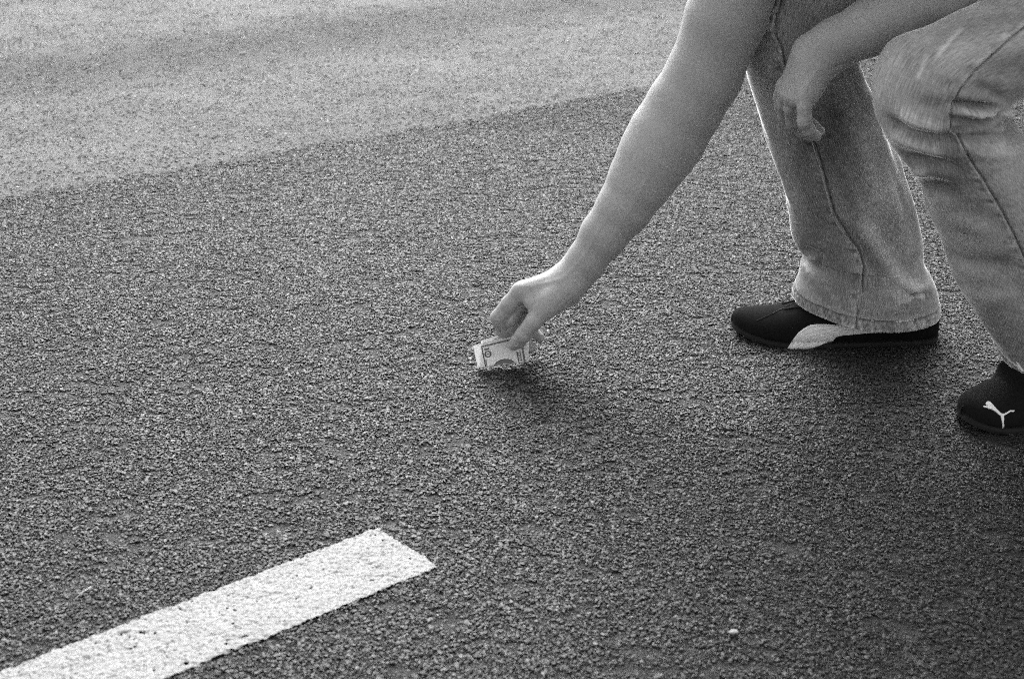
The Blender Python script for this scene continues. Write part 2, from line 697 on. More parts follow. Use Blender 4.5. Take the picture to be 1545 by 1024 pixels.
class Group:
    """primitives blended among themselves with radius k"""

    def __init__(self, k):
        self.k, self.prims = k, []

    def chain(self, pts, radii):
        for i in range(len(pts) - 1):
            self.prims.append(('c', np.array(pts[i]), np.array(pts[i + 1]), radii[i], radii[i + 1]))
        return self

    def ell(self, c, rad, R=None):
        self.prims.append(('e', np.array(c, float), np.eye(3) if R is None else np.array(R), np.array(rad, float)))
        return self

    def bound(self):
        pts, r = [], 0
        for p in self.prims:
            if p[0] == 'c':
                pts += [p[1], p[2]]
                r = max(r, p[3], p[4])
            else:
                pts.append(p[1])
                r = max(r, p[3].max())
        pts = np.array(pts)
        c = pts.mean(0)
        return c, np.linalg.norm(pts - c, axis=1).max() + r

    def ev(self, P, c0=None, rad=0.0):
        d = None
        for p in self.prims:
            if c0 is not None and d is not None:
                m, r = ((p[1] + p[2]) / 2, np.linalg.norm(p[1] - p[2]) / 2 + max(p[3], p[4])) if p[0] == 'c' else (p[1], p[3].max())
                if np.linalg.norm(c0 - m) > r + rad + .07:
                    continue
            e = round_cone(P, *p[1:]) if p[0] == 'c' else ellipsoid(P, *p[1:])
            d = e if d is None else smin(d, e, self.k)
        return d


class Body:
    """groups joined in order: each (group, blend radius to what came before, index of group it blends with or None for all)"""

    def __init__(self):
        self.items = []

    def add(self, g, k, onto=None):
        self.items.append((g, k, onto, g.bound()))
        return len(self.items) - 1

    def ev(self, P, local=False):
        vals, total = [], None
        c0 = P.mean(0)
        rad = float(np.linalg.norm(P - c0, axis=1).max()) if local else 0.0
        for g, k, onto, (c, R) in self.items:
            if local and np.linalg.norm(c0 - c) > R + rad + .075:
                vals.append(None)
                continue
            e = g.ev(P, c0 if local else None, rad)
            vals.append(e)
            if total is None:
                total = e
            elif onto is None or vals[onto] is None:
                total = smin(total, e, k)
            else:
                total = np.minimum(total, smin(vals[onto], e, k))
        return total if total is not None else np.full(len(P), 1.0)


def surface_net(body, lo, hi, h, B=14, cut=None):
    lo, hi = np.array(lo, float), np.array(hi, float)
    nb = np.ceil((hi - lo) / (h * B)).astype(int)
    idx = np.stack(np.meshgrid(*[np.arange(n) for n in nb], indexing='ij'), -1).reshape(-1, 3)
    cen = lo + (idx + .5) * B * h
    dc = np.concatenate([body.ev(c) for c in np.array_split(cen, max(1, len(cen) // 20000))])
    idx = idx[np.abs(dc) < B * h * .87 * 1.7 + .010]
    g = np.arange(B + 1)
    G = np.stack(np.meshgrid(g, g, g, indexing='ij'), -1).reshape(-1, 3)
    N = nb * B + 2
    key = lambda q: (q[..., 0] * N[1] + q[..., 1]) * N[2] + q[..., 2]
    keys, verts, quads = [], [], []
    for b in idx:
        base = b * B
        P = lo + (base + G) * h
        D = body.ev(P, True).reshape(B + 1, B + 1, B + 1)
        S = D < 0
        if S.all() or not S.any():
            continue
        acc = np.zeros((B, B, B, 3)); cnt = np.zeros((B, B, B))
        for ax in range(3):
            sl0 = [slice(None)] * 3; sl1 = [slice(None)] * 3
            sl0[ax] = slice(0, B); sl1[ax] = slice(1, B + 1)
            d0, d1 = D[tuple(sl0)], D[tuple(sl1)]
            cr = (d0 < 0) != (d1 < 0)
            t = np.where(cr, d0 / np.where(cr, d0 - d1, 1), 0)
            I = np.stack(np.nonzero(cr), -1)
            if not len(I):
                continue
            pos = I.astype(float)
            pos[:, ax] += t[cr]
            o1, o2 = [a for a in range(3) if a != ax]
            for e1 in (0, 1):
                for e2 in (0, 1):
                    C = I.copy()
                    C[:, o1] -= e1
                    C[:, o2] -= e2
                    ok = (C >= 0).all(1) & (C < B).all(1)
                    np.add.at(acc, tuple(C[ok].T), pos[ok])
                    np.add.at(cnt, tuple(C[ok].T), 1)
            # quads round edges that start in this block
            ok = (I < B).all(1)
            J = I[ok] + base
            ins = d0[cr][ok] < 0
            q = []
            for e1, e2 in ((0, 0), (1, 0), (1, 1), (0, 1)):
                C = J.copy()
                C[:, o1] -= e1
                C[:, o2] -= e2
                q.append(key(C))
            q = np.stack(q, 1)
            flip = ins if ax != 1 else ~ins
            q[flip] = q[flip][:, ::-1]
            quads.append(q)
        m = cnt > 0
        C = np.stack(np.nonzero(m), -1)
        keys.append(key(C + base))
        verts.append(lo + (base + acc[m] / cnt[m][:, None]) * h)
    keys, verts, quads = np.concatenate(keys), np.concatenate(verts), np.concatenate(quads)
    o = np.argsort(keys)
    keys, verts = keys[o], verts[o]
    pos = np.searchsorted(keys, quads)
    pos = np.clip(pos, 0, len(keys) - 1)
    good = (keys[pos] == quads).all(1)
    F = pos[good][:, ::-1]
    return verts, F


def on_surface(body, V, it=2):
    """pull vertices onto the exact surface (in spatial blocks so that far groups can be skipped)"""
    cell = np.floor(V / .05).astype(int)
    k = cell[:, 0] * 1000003 + cell[:, 1] * 1009 + cell[:, 2]
    o = np.argsort(k, kind='stable')
    cuts = np.nonzero(np.diff(k[o]))[0] + 1
    e = 4e-4
    for ch in np.split(o, cuts):
        P = V[ch]
        for _ in range(it):
            d = body.ev(P, True)
            g = np.stack([body.ev(P + np.eye(3)[a] * e, True) - d for a in range(3)], 1) / e
            n2 = (g * g).sum(1) + 1e-6
            P = P - np.clip(d / n2, -.0007, .0007)[:, None] * g
        V[ch] = P
    return V


def seg_dist(u, v, line):
    """pixel distance of every (u, v) to a polyline and the position along it 0..1"""
    best, pos = np.full(u.shape, 1e9), np.zeros(u.shape)
    L = np.array(line, float)
    sl = np.linalg.norm(np.diff(L, axis=0), axis=1)
    tot, run = sl.sum(), 0
    for a, b, l in zip(L[:-1], L[1:], sl):
        t = np.clip(((u - a[0]) * (b[0] - a[0]) + (v - a[1]) * (b[1] - a[1])) / max(l * l, 1e-9), 0, 1)
        d = np.hypot(u - a[0] - t * (b[0] - a[0]), v - a[1] - t * (b[1] - a[1]))
        m = d < best
        best[m] = d[m]
        pos[m] = ((run + t * l) / tot)[m]
        run += l
    return best, pos


# ------------------------------------------------------------------ the person: skeleton points (world metres)
person = empty('person', (0.62, 1.66, 0))
tag(person, 'person in faded jeans and black sneakers crouching to pick up folded money', 'person')


def px_chain(rows):
    """rows of (u, v, Y, radius in photo pixels) -> points, radii in metres"""
    P = [at(u, v, Y) for u, v, Y, r in rows]
    return P, [r * pxm(p) for p, (u, v, Y, r) in zip(P, rows)]


YH = 1.715      # depth of the reaching hand
ARM_R = [(1128, -62, 1.72, 63), (1095, 27, 1.72, 60), (1061, 116, 1.722, 56), (1032, 163, 1.724, 56), (1006, 207, 1.724, 57.5),
         (987, 237, 1.722, 53.5), (967, 271, 1.72, 47.5), (942, 313, 1.718, 40.5), (912, 353, 1.716, 34.5), (884, 394, 1.715, 28.5),
         (868, 414, 1.715, 26.5), (850, 432, 1.715, 26.5)]
ARM_L = [(1505, -62, 1.535, 55), (1440, -18, 1.56, 50), (1372, 12, 1.59, 45), (1312, 42, 1.61, 41), (1262, 66, 1.63, 37), (1234, 86, 1.637, 33)]

body = Body()
pr, rr = px_chain(ARM_R)
pl, rl = px_chain(ARM_L)
sh_r = pr[0] + (pr[0] - pr[1]) * 1.05          # shoulders, above the frame
sh_l = np.array([.40, 1.46, .66])
chest = np.array([.46, 1.615, .615])
pelvis = np.array([.84, 1.65, .595])
neck = np.array([.335, 1.615, .665])
head = np.array([.20, 1.62, .725])

gt = Group(.03)
gt.chain([sh_r, chest, sh_l], [.052, .085, .052]).chain([chest, pelvis], [.09, .065]).chain([chest, neck, head * .6 + neck * .4], [.09, .052, .05])
i_t = body.add(gt, .03)
g = Group(.010).chain([sh_r] + pr[:1], [.056, rr[0]]).chain(pr, rr)
i_ar = body.add(g, .02)
g = Group(.010).chain([sh_l] + pl[:1], [.05, .046]).chain(pl, rl)
i_al = body.add(g, .02)

# head with a face, looking down at the money
fdir = np.array([-.72, .03, -.69]); fdir /= np.linalg.norm(fdir)       # where the face looks
up = np.array([-.69, .0, .72]); up -= fdir * (up @ fdir); up /= np.linalg.norm(up)
side = np.cross(fdir, up)
HR = np.stack([fdir, side, up], 1)
hp = lambda f, s, u: head + HR @ np.array([f, s, u])
gh = Group(.02)
gh.ell(hp(-.005, 0, .035), (.092, .074, .085), HR).ell(hp(.03, 0, -.035), (.058, .056, .075), HR)
gh.ell(hp(.06, 0, -.085), (.028, .03, .022), HR)
gh.chain([hp(.088, 0, .01), hp(.104, 0, -.028)], [.008, .014])                    # nose
gh.chain([hp(.083, -.02, -.062), hp(.09, 0, -.06), hp(.083, .02, -.062)], [.005, .009, .005])
for sg in (-1, 1):
    gh.ell(hp(-.005, sg * .076, -.01), (.02, .008, .032), HR)                     # ears
    gh.ell(hp(.074, sg * .034, .022), (.016, .024, .012), HR)                     # brows
i_h = body.add(gh, .025)


def hand(arm_idx, palm, fingers, thumb, palm_k=.008, palm_ell=None):
    gp = Group(palm_k)
    for rows in palm:
        gp.chain(*px_chain(rows))
    for e in palm_ell or []:
        gp.ell(*e)
    ip = body.add(gp, .014, None)
    for rows in fingers:
        body.add(Group(.003).chain(*px_chain(rows)), .004, ip)
    body.add(Group(.004).chain(*px_chain(thumb)), .010, ip)


# right hand: thumb towards the viewer, fingers curled behind the note
WR = (850, 432, 1.715)
hand(i_ar,
     palm=[[(848, 430, 1.708, 25), (786, 440, 1.700, 14.5)],
           [(850, 431, 1.716, 25), (790, 437, 1.714, 14)],
           [(852, 433, 1.725, 24), (797, 441, 1.728, 13)],
           [(855, 437, 1.732, 22), (806, 450, 1.744, 12)],
           [(852, 437, 1.70, 23), (826, 455, 1.688, 19)],
           [(856, 440, 1.728, 20), (822, 462, 1.742, 14)],
           [(828, 452, 1.690, 16), (800, 456, 1.690, 10)]],
     fingers=[[(786, 440, 1.701, 14), (769, 458, 1.702, 12.6), (753, 479, 1.706, 12.8), (756, 488, 1.710, 11), (759, 498, 1.7145, 10.8), (765, 514, 1.7205, 8.5)],
              [(792, 437, 1.714, 13.5), (782, 458, 1.709, 12.4), (769, 481, 1.709, 12.3), (771, 491, 1.714, 10.8), (773, 501, 1.719, 10.6), (779, 517, 1.7265, 8.6)],
              [(797, 441, 1.728, 12.5), (784, 462, 1.731, 11), (779, 490, 1.736, 11), (788, 510, 1.738, 9.8), (800, 524, 1.735, 8.4)],
              [(806, 450, 1.744, 11), (796, 468, 1.749, 9.6), (794, 488, 1.752, 9.6), (804, 500, 1.750, 8.6), (814, 509, 1.745, 7.6)]],
     thumb=[(838, 452, 1.692, 19), (819, 469, 1.683, 15), (805, 485, 1.679, 12.6), (797, 495, 1.680, 11.2), (790, 504, 1.683, 11.8), (782, 514, 1.690, 11), (774, 521, 1.697, 8.2)])

# left hand: hangs from the wrist in front of the far shin, little finger towards the viewer
hand(i_al,
     palm=[[(1234, 86, 1.637, 30), (1213, 150, 1.607, 13.5)],
           [(1230, 86, 1.640, 30), (1199, 149, 1.620, 13)],
           [(1226, 84, 1.645, 28), (1188, 143, 1.634, 12.5)],
           [(1222, 82, 1.65, 26), (1184, 134, 1.648, 12)],
           [(1240, 95, 1.628, 24), (1222, 140, 1.610, 17)]],
     fingers=[[(1213, 147, 1.604, 13), (1214, 164, 1.598, 10.6), (1214, 184, 1.598, 10.8), (1221, 197, 1.602, 9.2), (1232, 206, 1.607, 7.4)],
              [(1198, 145, 1.622, 12), (1192, 164, 1.632, 10), (1196, 185, 1.646, 10.2), (1209, 198, 1.653, 8.8), (1221, 204, 1.656, 7.6)],
              [(1187, 139, 1.638, 12), (1181, 157, 1.650, 10), (1184, 175, 1.664, 10), (1196, 189, 1.670, 8.8), (1207, 196, 1.672, 7.8)],
              [(1182, 129, 1.652, 11.5), (1177, 146, 1.662, 9.8), (1178, 161, 1.674, 9.6), (1188, 175, 1.682, 8.6), (1199, 183, 1.686, 7.8)]],
     thumb=[(1226, 104, 1.660, 18), (1214, 132, 1.680, 13), (1208, 158, 1.686, 11), (1213, 178, 1.676, 10), (1226, 191, 1.664, 9.4), (1236, 198, 1.655, 8.6)])

BODY_H = .0017
V, F = surface_net(body, (-.06, 1.35, .0), (1.02, 1.86, .90), BODY_H)
V = on_surface(body, V, 1)
# skin folds and veins: fine grooves and ridges where the camera side of the skin shows them
CREASES = [([(741, 485), (752, 487), (768, 488)], 1.7, -.8), ([(743, 480), (756, 481)], 1.5, -.5), ([(756, 466), (764, 474), (772, 477)], 1.7, -.8), ([(757, 489), (760, 503)], 1.7, -.9),
           ([(785, 499), (792, 504), (799, 508)], 1.6, -.6), ([(787, 496), (795, 502)], 1.4, -.5), ([(803, 466), (792, 478), (786, 490)], 2.2, -.6),
           ([(838, 462), (852, 452), (866, 440)], 2.0, -.6), ([(845, 466), (858, 456), (872, 444)], 1.8, -.5), ([(983, 146), (1010, 150), (1044, 166)], 7, -.45), ([(978, 160), (1010, 166), (1040, 180)], 6, -.25),
           ([(935, 300), (905, 345), (880, 388), (850, 420), (815, 430)], 3, .6), ([(985, 255), (950, 318), (915, 370)], 3.5, .5), ([(832, 425), (805, 432), (786, 432)], 3, .7),
           ([(1204, 166), (1213, 168), (1224, 167)], 1.5, -.6), ([(1205, 184), (1213, 187), (1222, 185)], 1.6, -.8), ([(1206, 152), (1203, 164), (1205, 182)], 1.8, -1.2),
           ([(1190, 150), (1188, 166)], 1.8, -1.2), ([(1240, 96), (1222, 122), (1211, 144)], 3, .8), ([(1228, 92), (1208, 118), (1197, 140)], 2.6, .7), ([(1246, 108), (1262, 102), (1280, 94)], 2.2, -1.0)]
_u, _v = project(V)
_e = V[F[:, 1]] - V[F[:, 0]]
_fn = np.cross(_e, V[F[:, 2]] - V[F[:, 0]])
_vn = np.zeros_like(V)
for _k in range(4):
    np.add.at(_vn, F[:, _k], _fn)
_vn /= np.linalg.norm(_vn, axis=1)[:, None] + 1e-12
_face = np.clip((-(_vn[:, 1]) + .1) * 2, 0, 1) * (V[:, 1] < 1.76)
for _l, _w, _am in CREASES:
    L_ = np.array(_l, float)
    near_ = (np.abs(_u - L_[:, 0].mean()) < 140) & (np.abs(_v - L_[:, 1].mean()) < 140)
    d_, p_ = seg_dist(_u[near_], _v[near_], _l)
    V[near_] += _vn[near_] * (_am * 1e-3 * np.exp(-(d_ / _w) ** 2) * np.clip(np.minimum(p_, 1 - p_) * 6 + .15, 0, 1) * _face[near_])[:, None]
ob_body = mesh_obj('body', V, F, M_SKIN)
set_parent(ob_body, person)

# ------------------------------------------------------------------ clothes
def spline(K, X, t):
    """Catmull-Rom through rows X at knots K"""
    K, X = np.asarray(K, float), np.asarray(X, float)
    M = np.gradient(X, K, axis=0)
    i = np.clip(np.searchsorted(K, t, 'right') - 1, 0, len(K) - 2)
    h = (K[i + 1] - K[i])
    f = ((t - K[i]) / h)
    f, h = f[:, None], h[:, None]
    return ((2 * f ** 3 - 3 * f ** 2 + 1) * X[i] + (f ** 3 - 2 * f ** 2 + f) * h * M[i] + (-2 * f ** 3 + 3 * f ** 2) * X[i + 1] + (f ** 3 - f ** 2) * h * M[i + 1])


def vnoise(x, y, seed):
    P = np.stack([x.ravel(), y.ravel()], 1)
    return (low_noise(P, 1.0, seed) - .5).reshape(x.shape)


def leg_tube(st, nr, na, folds, seams, wear_shade_lines, seed, hem=True):
    """loft of one trouser leg. st rows: (centre xyz, half-width vector, depth half-width); angle 90 deg faces the viewer"""
    C = np.array([s[0] for s in st]); A = np.array([s[1] for s in st]); b = np.array([[s[2]] for s in st])
    K = np.concatenate([[0], np.cumsum(np.linalg.norm(np.diff(C, axis=0), axis=1))])
    t = np.linspace(0, K[-1], nr)
    c, a, bb = spline(K, C, t), spline(K, A, t), spline(K, b, t)
    T = np.gradient(c, t, axis=0)
    Bv = np.cross(T, a)
    Bv *= (bb[:, 0] / np.linalg.norm(Bv, axis=1))[:, None]
    fl = np.sign(-Bv[:, 1])
    Bv *= fl[:, None]
    Bv[:, 2] -= spline(K, np.array([[s[3] if len(s) > 3 else 0.0] for s in st]), t)[:, 0]
    th = np.linspace(0, 2 * np.pi, na, endpoint=False)
    ct, sn = np.cos(th), np.sin(th)
    P = c[:, None, :] + a[:, None, :] * ct[None, :, None] + Bv[:, None, :] * sn[None, :, None]
    rad = a[:, None, :] * ct[None, :, None] / (np.linalg.norm(a, axis=1)[:, None, None]) + Bv[:, None, :] * sn[None, :, None] / (np.linalg.norm(Bv, axis=1)[:, None, None])
    S, TH = np.meshgrid(t, th, indexing='ij')
    u, v = project(P)
    disp = np.zeros_like(S)
    wear = np.zeros_like(S)
    front = np.clip(np.sin(TH) * 3 + 1.1, 0, 1)
    for line, w, amp in folds:
        d, p = seg_dist(u, v, line)
        tp = np.clip(np.minimum(p, 1 - p) * 5 + .25, 0, 1)
        disp += 1.5 * amp * 1e-3 * np.exp(-(d / w) ** 2) * tp * np.clip(np.sin(TH) * 1.6 + .12, 0, 1)
    # loose cloth: broad and small undulation, mostly diagonal
    cx, sx = np.cos(TH), np.sin(TH)
    for f, am, sd in ((9, .0060, 0), (18, .0036, 1), (38, .0014, 2), (80, .0004, 3)):
        disp += am * (vnoise(S * f + cx * 1.6 + 50, sx * 1.6 + S * f * .35 + 50, seed + sd) * 2)
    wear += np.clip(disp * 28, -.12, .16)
    for line, w, amp in wear_shade_lines:
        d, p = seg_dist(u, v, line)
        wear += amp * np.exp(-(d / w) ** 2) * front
    for line in seams:
        d, p = seg_dist(u, v, line)
        sd = np.zeros_like(d)
        L = np.array(line, float)
        # signed side: shift the line to the right for the groove
        dg, _ = seg_dist(u, v, L + np.array([2.6, .6]))
        dl, _ = seg_dist(u, v, L - np.array([7, 0]))
        disp += front * (.0016 * np.exp(-(d / 2.4) ** 2) - .0042 * np.exp(-(dg / 1.9) ** 2))
        pk = vnoise(S * 160, S * 160 + 7, seed + 20)
        disp += front * .0022 * pk * np.exp(-(dl / 6.0) ** 2)
        wear += front * (.22 * np.exp(-(d / 1.7) ** 2) - .30 * np.exp(-(dg / 1.6) ** 2) + .4 * pk * np.exp(-(dl / 5.5) ** 2))
    if hem:
        hh = .0125
        pk = .6 * vnoise(TH * 30 + S * 160, S * 60 + TH * 13, seed + 30) + .6 * vnoise(TH * 75 + S * 300, S * 90 - TH * 31, seed + 31)
        disp += np.where(S < hh, .0010 + .0022 * pk, 0) - .0022 * np.exp(-((S - hh - .0012) / .0014) ** 2)
        wear += np.where(S < hh, .08 + .7 * pk, 0) + .30 * np.exp(-(S / .0016) ** 2) + .16 * np.exp(-((S - hh - .004) / .002) ** 2) * (1 + 2 * pk) - .2 * np.exp(-((S - hh) / .0016) ** 2)
    P = P + rad * disp[..., None]
    V = P.reshape(-1, 3)
    idx = np.arange(nr * na).reshape(nr, na)
    F = np.stack([idx[:-1], np.roll(idx, -1, 1)[:-1], np.roll(idx, -1, 1)[1:], idx[1:]], -1).reshape(-1, 4)
    per = 2 * math.pi * np.sqrt((np.linalg.norm(a, axis=1) ** 2 + bb[:, 0] ** 2) / 2).mean()
    UV = np.stack([TH / (2 * np.pi) * per, S], -1).reshape(-1, 2)
    W = wear.reshape(-1)
    if hem:                                   # turned-in hem: an inner wall so that the leg opening shows cloth thickness
        ins = []
        for q, (ds, inset) in enumerate(((0.0, .0022), (.06, .003))):
            k = int(np.searchsorted(t, ds))
            ins.append(P[k] - rad[k] * inset)
        off = len(V)
        V = np.concatenate([V, ins[0], ins[1]])
        UV = np.concatenate([UV, UV[:na], UV[:na]])
        W = np.concatenate([W, W[:na], W[:na] * 0])
        i0, i1, i2 = idx[0], off + np.arange(na), off + na + np.arange(na)
        for x, y in ((i1, i0), (i2, i1)):
            F = np.concatenate([F, np.stack([x, np.roll(x, -1), np.roll(y, -1), y], -1)])
    k = int(np.searchsorted(t, .0137))
    return V, F, UV, W, P[k] + rad[k] * .0005


def pxst(L, R, Y, b, dz=0.0):
    l, r = at(L[0], L[1], Y), at(R[0], R[1], Y)
    return ((l + r) / 2, (l - r) / 2, b, dz)


hip_r = np.array([.80, 1.745, .585])
hip_l = np.array([.83, 1.575, .575])


def wst(c, a, b):
    return (np.array(c, float), np.array(a, float), b)


far_st = [pxst((1194, 447), (1411, 468), 1.82, .074, .013), pxst((1197, 433), (1411, 455), 1.82, .073, .012), pxst((1204, 411), (1405, 428), 1.82, .070, .009),
          pxst((1208, 397), (1399, 414), 1.82, .069, .006), pxst((1215, 388), (1392, 402), 1.819, .068, .004), pxst((1207, 380), (1390, 390), 1.819, .068, .003), pxst((1198, 367), (1388, 374), 1.818, .067), pxst((1184, 315), (1379, 305), 1.814, .068),
          pxst((1165, 245), (1356, 232), 1.808, .069), pxst((1143, 172), (1329, 165), 1.80, .070), pxst((1122, 108), (1297, 98), 1.795, .070),
          pxst((1102, 45), (1296, 50), 1.792, .071)]
kn = at(1190, -8, 1.79)
far_st += [wst(kn + [0.028, 0, .028], (-.075, 0, .042), .072), wst(kn * .72 + hip_r * .28 + [0, 0, .02], (-.035, 0, .080), .074),
           wst(kn * .4 + hip_r * .6, (-.028, 0, .083), .078), wst(hip_r, (-.03, 0, .088), .082)]

near_st = [pxst((1503, 529), (1764, 567), 1.59, .078), pxst((1492, 512), (1752, 546), 1.587, .077), pxst((1470, 480), (1728, 508), 1.58, .075),
           pxst((1441, 423), (1692, 450), 1.568, .073), pxst((1417, 358), (1652, 390), 1.553, .070), pxst((1400, 310), (1622, 336), 1.54, .069),
           pxst((1388, 276), (1592, 282), 1.525, .068), pxst((1362, 236), (1563, 233), 1.51, .068), pxst((1336, 198), (1540, 196), 1.497, .068),
           pxst((1323, 158), (1522, 178), 1.488, .067), pxst((1323, 116), (1512, 172), 1.483, .067), pxst((1345, 68), (1508, 166), 1.483, .068),
           pxst((1402, 38), (1532, 150), 1.488, .071), pxst((1470, 12), (1585, 122), 1.50, .075)]
kl = near_st[-1][0]
near_st += [wst(kl * .62 + hip_l * .38, (-.050, 0, .075), .079), wst(kl * .3 + hip_l * .7, (-.046, 0, .08), .082), wst(hip_l, (-.04, 0, .086), .085)]

far_seam = [[(1177, -20), (1176, 4), (1168, 29), (1168, 53), (1178, 72), (1182, 98), (1196, 140), (1210, 178), (1223, 209), (1235, 246), (1246, 287), (1256, 328), (1276, 357),
             (1294, 379), (1301, 400), (1297, 438), (1292, 463), (1288, 505)]]
near_seam = [[(1560, 26), (1545, 38), (1519, 59), (1491, 85), (1464, 112), (1445, 137), (1434, 164), (1431, 197), (1442, 204), (1459, 238), (1486, 279), (1510, 320), (1530, 360), (1552, 410), (1590, 500)]]
far_folds = [([(1199, 373), (1216, 379), (1232, 388), (1231, 416)], 6, -6), ([(1214, 395), (1222, 402), (1227, 411)], 6, 6),
             ([(1268, 343), (1303, 380), (1326, 405), (1342, 431)], 10, -3.5), ([(1300, 330), (1330, 385), (1349, 414), (1370, 435), (1398, 438)], 12, 4),
             ([(1347, 440), (1382, 449), (1409, 446)], 8, -3.5), ([(1334, 250), (1345, 285), (1360, 330)], 7, 2),
             ([(1260, 120), (1285, 180), (1310, 250), (1330, 330)], 14, 3), ([(1240, 230), (1270, 290), (1290, 340)], 11, -2.5),
             ([(1140, 120), (1165, 200), (1190, 290), (1215, 350)], 14, 2.5), ([(1205, 240), (1222, 300), (1240, 360)], 9, -2),
             ([(1296, 100), (1314, 130), (1324, 165)], 6, 3), ([(1284, 108), (1300, 140), (1312, 175)], 6, -3),
             ([(1388, 385), (1380, 400), (1376, 420)], 5, -2.5), ([(1240, 430), (1255, 450), (1268, 480)], 6, 1.6)]
near_folds = [([(1436, 157), (1470, 161), (1501, 164)], 5, -11), ([(1437, 168), (1475, 175), (1504, 170)], 4.5, 6), ([(1434, 177), (1470, 187), (1496, 181)], 4.2, -7),
              ([(1434, 198), (1464, 195), (1491, 184), (1509, 170)], 3.6, -4), ([(1514, 166), (1520, 174)], 9, 6), ([(1519, 170), (1515, 184), (1501, 195)], 3, -3.5),
              ([(1385, 152), (1410, 156), (1434, 165)], 6, -3.5), ([(1358, 171), (1390, 188), (1430, 197)], 7, 4.5), ([(1338, 177), (1371, 200), (1409, 210), (1446, 213)], 7, -5.5),
              ([(1342, 202), (1382, 221), (1426, 238)], 8, 3.5), ([(1366, 231), (1409, 243), (1455, 263)], 9, -4), ([(1383, 260), (1400, 262)], 6, 4), ([(1384, 276), (1408, 280), (1440, 292)], 9, -5),
              ([(1445, 210), (1490, 208), (1530, 200)], 6, -2.5), ([(1440, 222), (1480, 232), (1540, 226)], 10, 2.5), ([(1400, 300), (1440, 330), (1500, 350)], 14, 3),
              ([(1420, 370), (1460, 390), (1530, 400)], 12, -3), ([(1450, 440), (1490, 450), (1540, 440)], 14, 3), ([(1470, 125), (1500, 140), (1520, 150)], 7, -2.5), ([(1420, 125), (1450, 130)], 6, -1.5)]
near_wear = [([(1384, 117), (1398, 86)], 3.2, .22), ([(1412, 88), (1450, 44)], 2.6, .26), ([(1350, 100), (1345, 150), (1365, 185)], 32, .10), ([(1400, 60), (1440, 90)], 45, .07)]
far_wear_shade = [([(1200, 20), (1240, 100), (1262, 200)], 55, -.13), ([(1345, 285), (1375, 350), (1385, 400)], 12, .10), ([(1340, 430), (1395, 432)], 14, .14), ([(1216, 396), (1227, 410)], 7, .34), ([(1205, 430), (1250, 470)], 8, .10)]  # first stroke is the torso's shade painted onto the upper leg; others lighten

parts = [leg_tube(far_st, 430, 260, far_folds, far_seam, far_wear_shade, 40), leg_tube(near_st, 430, 260, near_folds, near_seam, near_wear, 60)]
seat = Body()
gs = Group(.06).chain([hip_r, hip_l], [.088, .088]).chain([(hip_r + hip_l) / 2 + [.03, 0, .01], pelvis + [-.10, 0, .03]], [.115, .10])
gs.ell(pelvis + [.05, .05, .0], (.10, .095, .10)).ell(pelvis + [.05, -.05, .0], (.10, .095, .10))
seat.add(gs, .03)
sv, sf = surface_net(seat, (.5, 1.4, .35), (1.1, 1.9, .85), .006)
sv = on_surface(seat, sv, 1)
parts.append((sv, sf, sv[:, [0, 2]] * 1.0, np.zeros(len(sv)), None))
VV, FF, UU, WW, o = [], [], [], [], 0
for v_, f_, u_, w_, _ in parts:
    VV.append(v_); FF.append(f_ + o); UU.append(u_); WW.append(w_)
    o += len(v_)
VV, FF, UU, WW = np.concatenate(VV), np.concatenate(FF), np.concatenate(UU), np.concatenate(WW)
jeans = mesh_obj('jeans', VV, FF, M_DENIM)
uvl = jeans.data.uv_layers.new(name='cloth')
li = np.zeros(len(jeans.data.loops), np.int32)
jeans.data.loops.foreach_get('vertex_index', li)
uvl.data.foreach_set('uv', UU[li].astype(np.float32).ravel())
wa = jeans.data.attributes.new('wear', 'FLOAT', 'POINT')
wa.data.foreach_set('value', WW.astype(np.float32))
set_parent(jeans, person)
jeans_bvh = BVHTree.FromPolygons(VV.tolist(), FF.tolist())
CAMV = Vector((0, 0, CAM_H))


def cast(bvh, u, v):
    x, y = (u - IW / 2) / FOC, (IH / 2 - v) / FOC
    d = Vector((x, CP + y * SP, -SP + y * CP)).normalized()
    p, n, i, dist = bvh.ray_cast(CAMV, d)
    if p is None:
        return None, None
    if n.dot(d) > 0:
        n = -n
    return p, n


def tube(name, pts, r, mat, parent=None, k=6):
    pts = [np.array(p) for p in pts]
    T = np.gradient(np.array(pts), axis=0)
    V, F = [], []
    for i, p in enumerate(pts):
        tt = T[i] / (np.linalg.norm(T[i]) + 1e-12)
        a = np.cross(tt, [0.3, .2, .93]); a /= np.linalg.norm(a)
        b_ = np.cross(tt, a)
        rr_ = r if np.isscalar(r) else r[i]
        for j in range(k):
            q = 2 * math.pi * j / k
            V.append(p + rr_ * (a * math.cos(q) + b_ * math.sin(q)))
        if i:
            for j in range(k):
                F.append(((i - 1) * k + j, (i - 1) * k + (j + 1) % k, i * k + (j + 1) % k, i * k + j))
    F.append(tuple(range(k))[::-1]); F.append(tuple(range((len(pts) - 1) * k, len(pts) * k)))
    o = mesh_obj(name, np.array(V), F, mat)
    if parent:
        set_parent(o, parent)
    return o


def resample(line, step):
    L = np.array(line, float)
    s = np.concatenate([[0], np.cumsum(np.linalg.norm(np.diff(L, axis=0), axis=1))])
    t = np.arange(0, s[-1], step)
    return np.stack([np.interp(t, s, L[:, i]) for i in range(L.shape[1])], 1)


for line in (far_seam[0], near_seam[0]):
    run = []
    for q in resample(line, 3):
        p, n = cast(jeans_bvh, *q)
        if p is not None and (not run or (p - run[-1]).length < .03):
            run.append(p + n * .0002)
    tube('seam', run, .0005, M_THREAD, jeans, 5)
for q in parts[:2]:
    tube('hem_stitching', list(q[4]) + [q[4][0]], .0005, M_THREAD, jeans, 5)

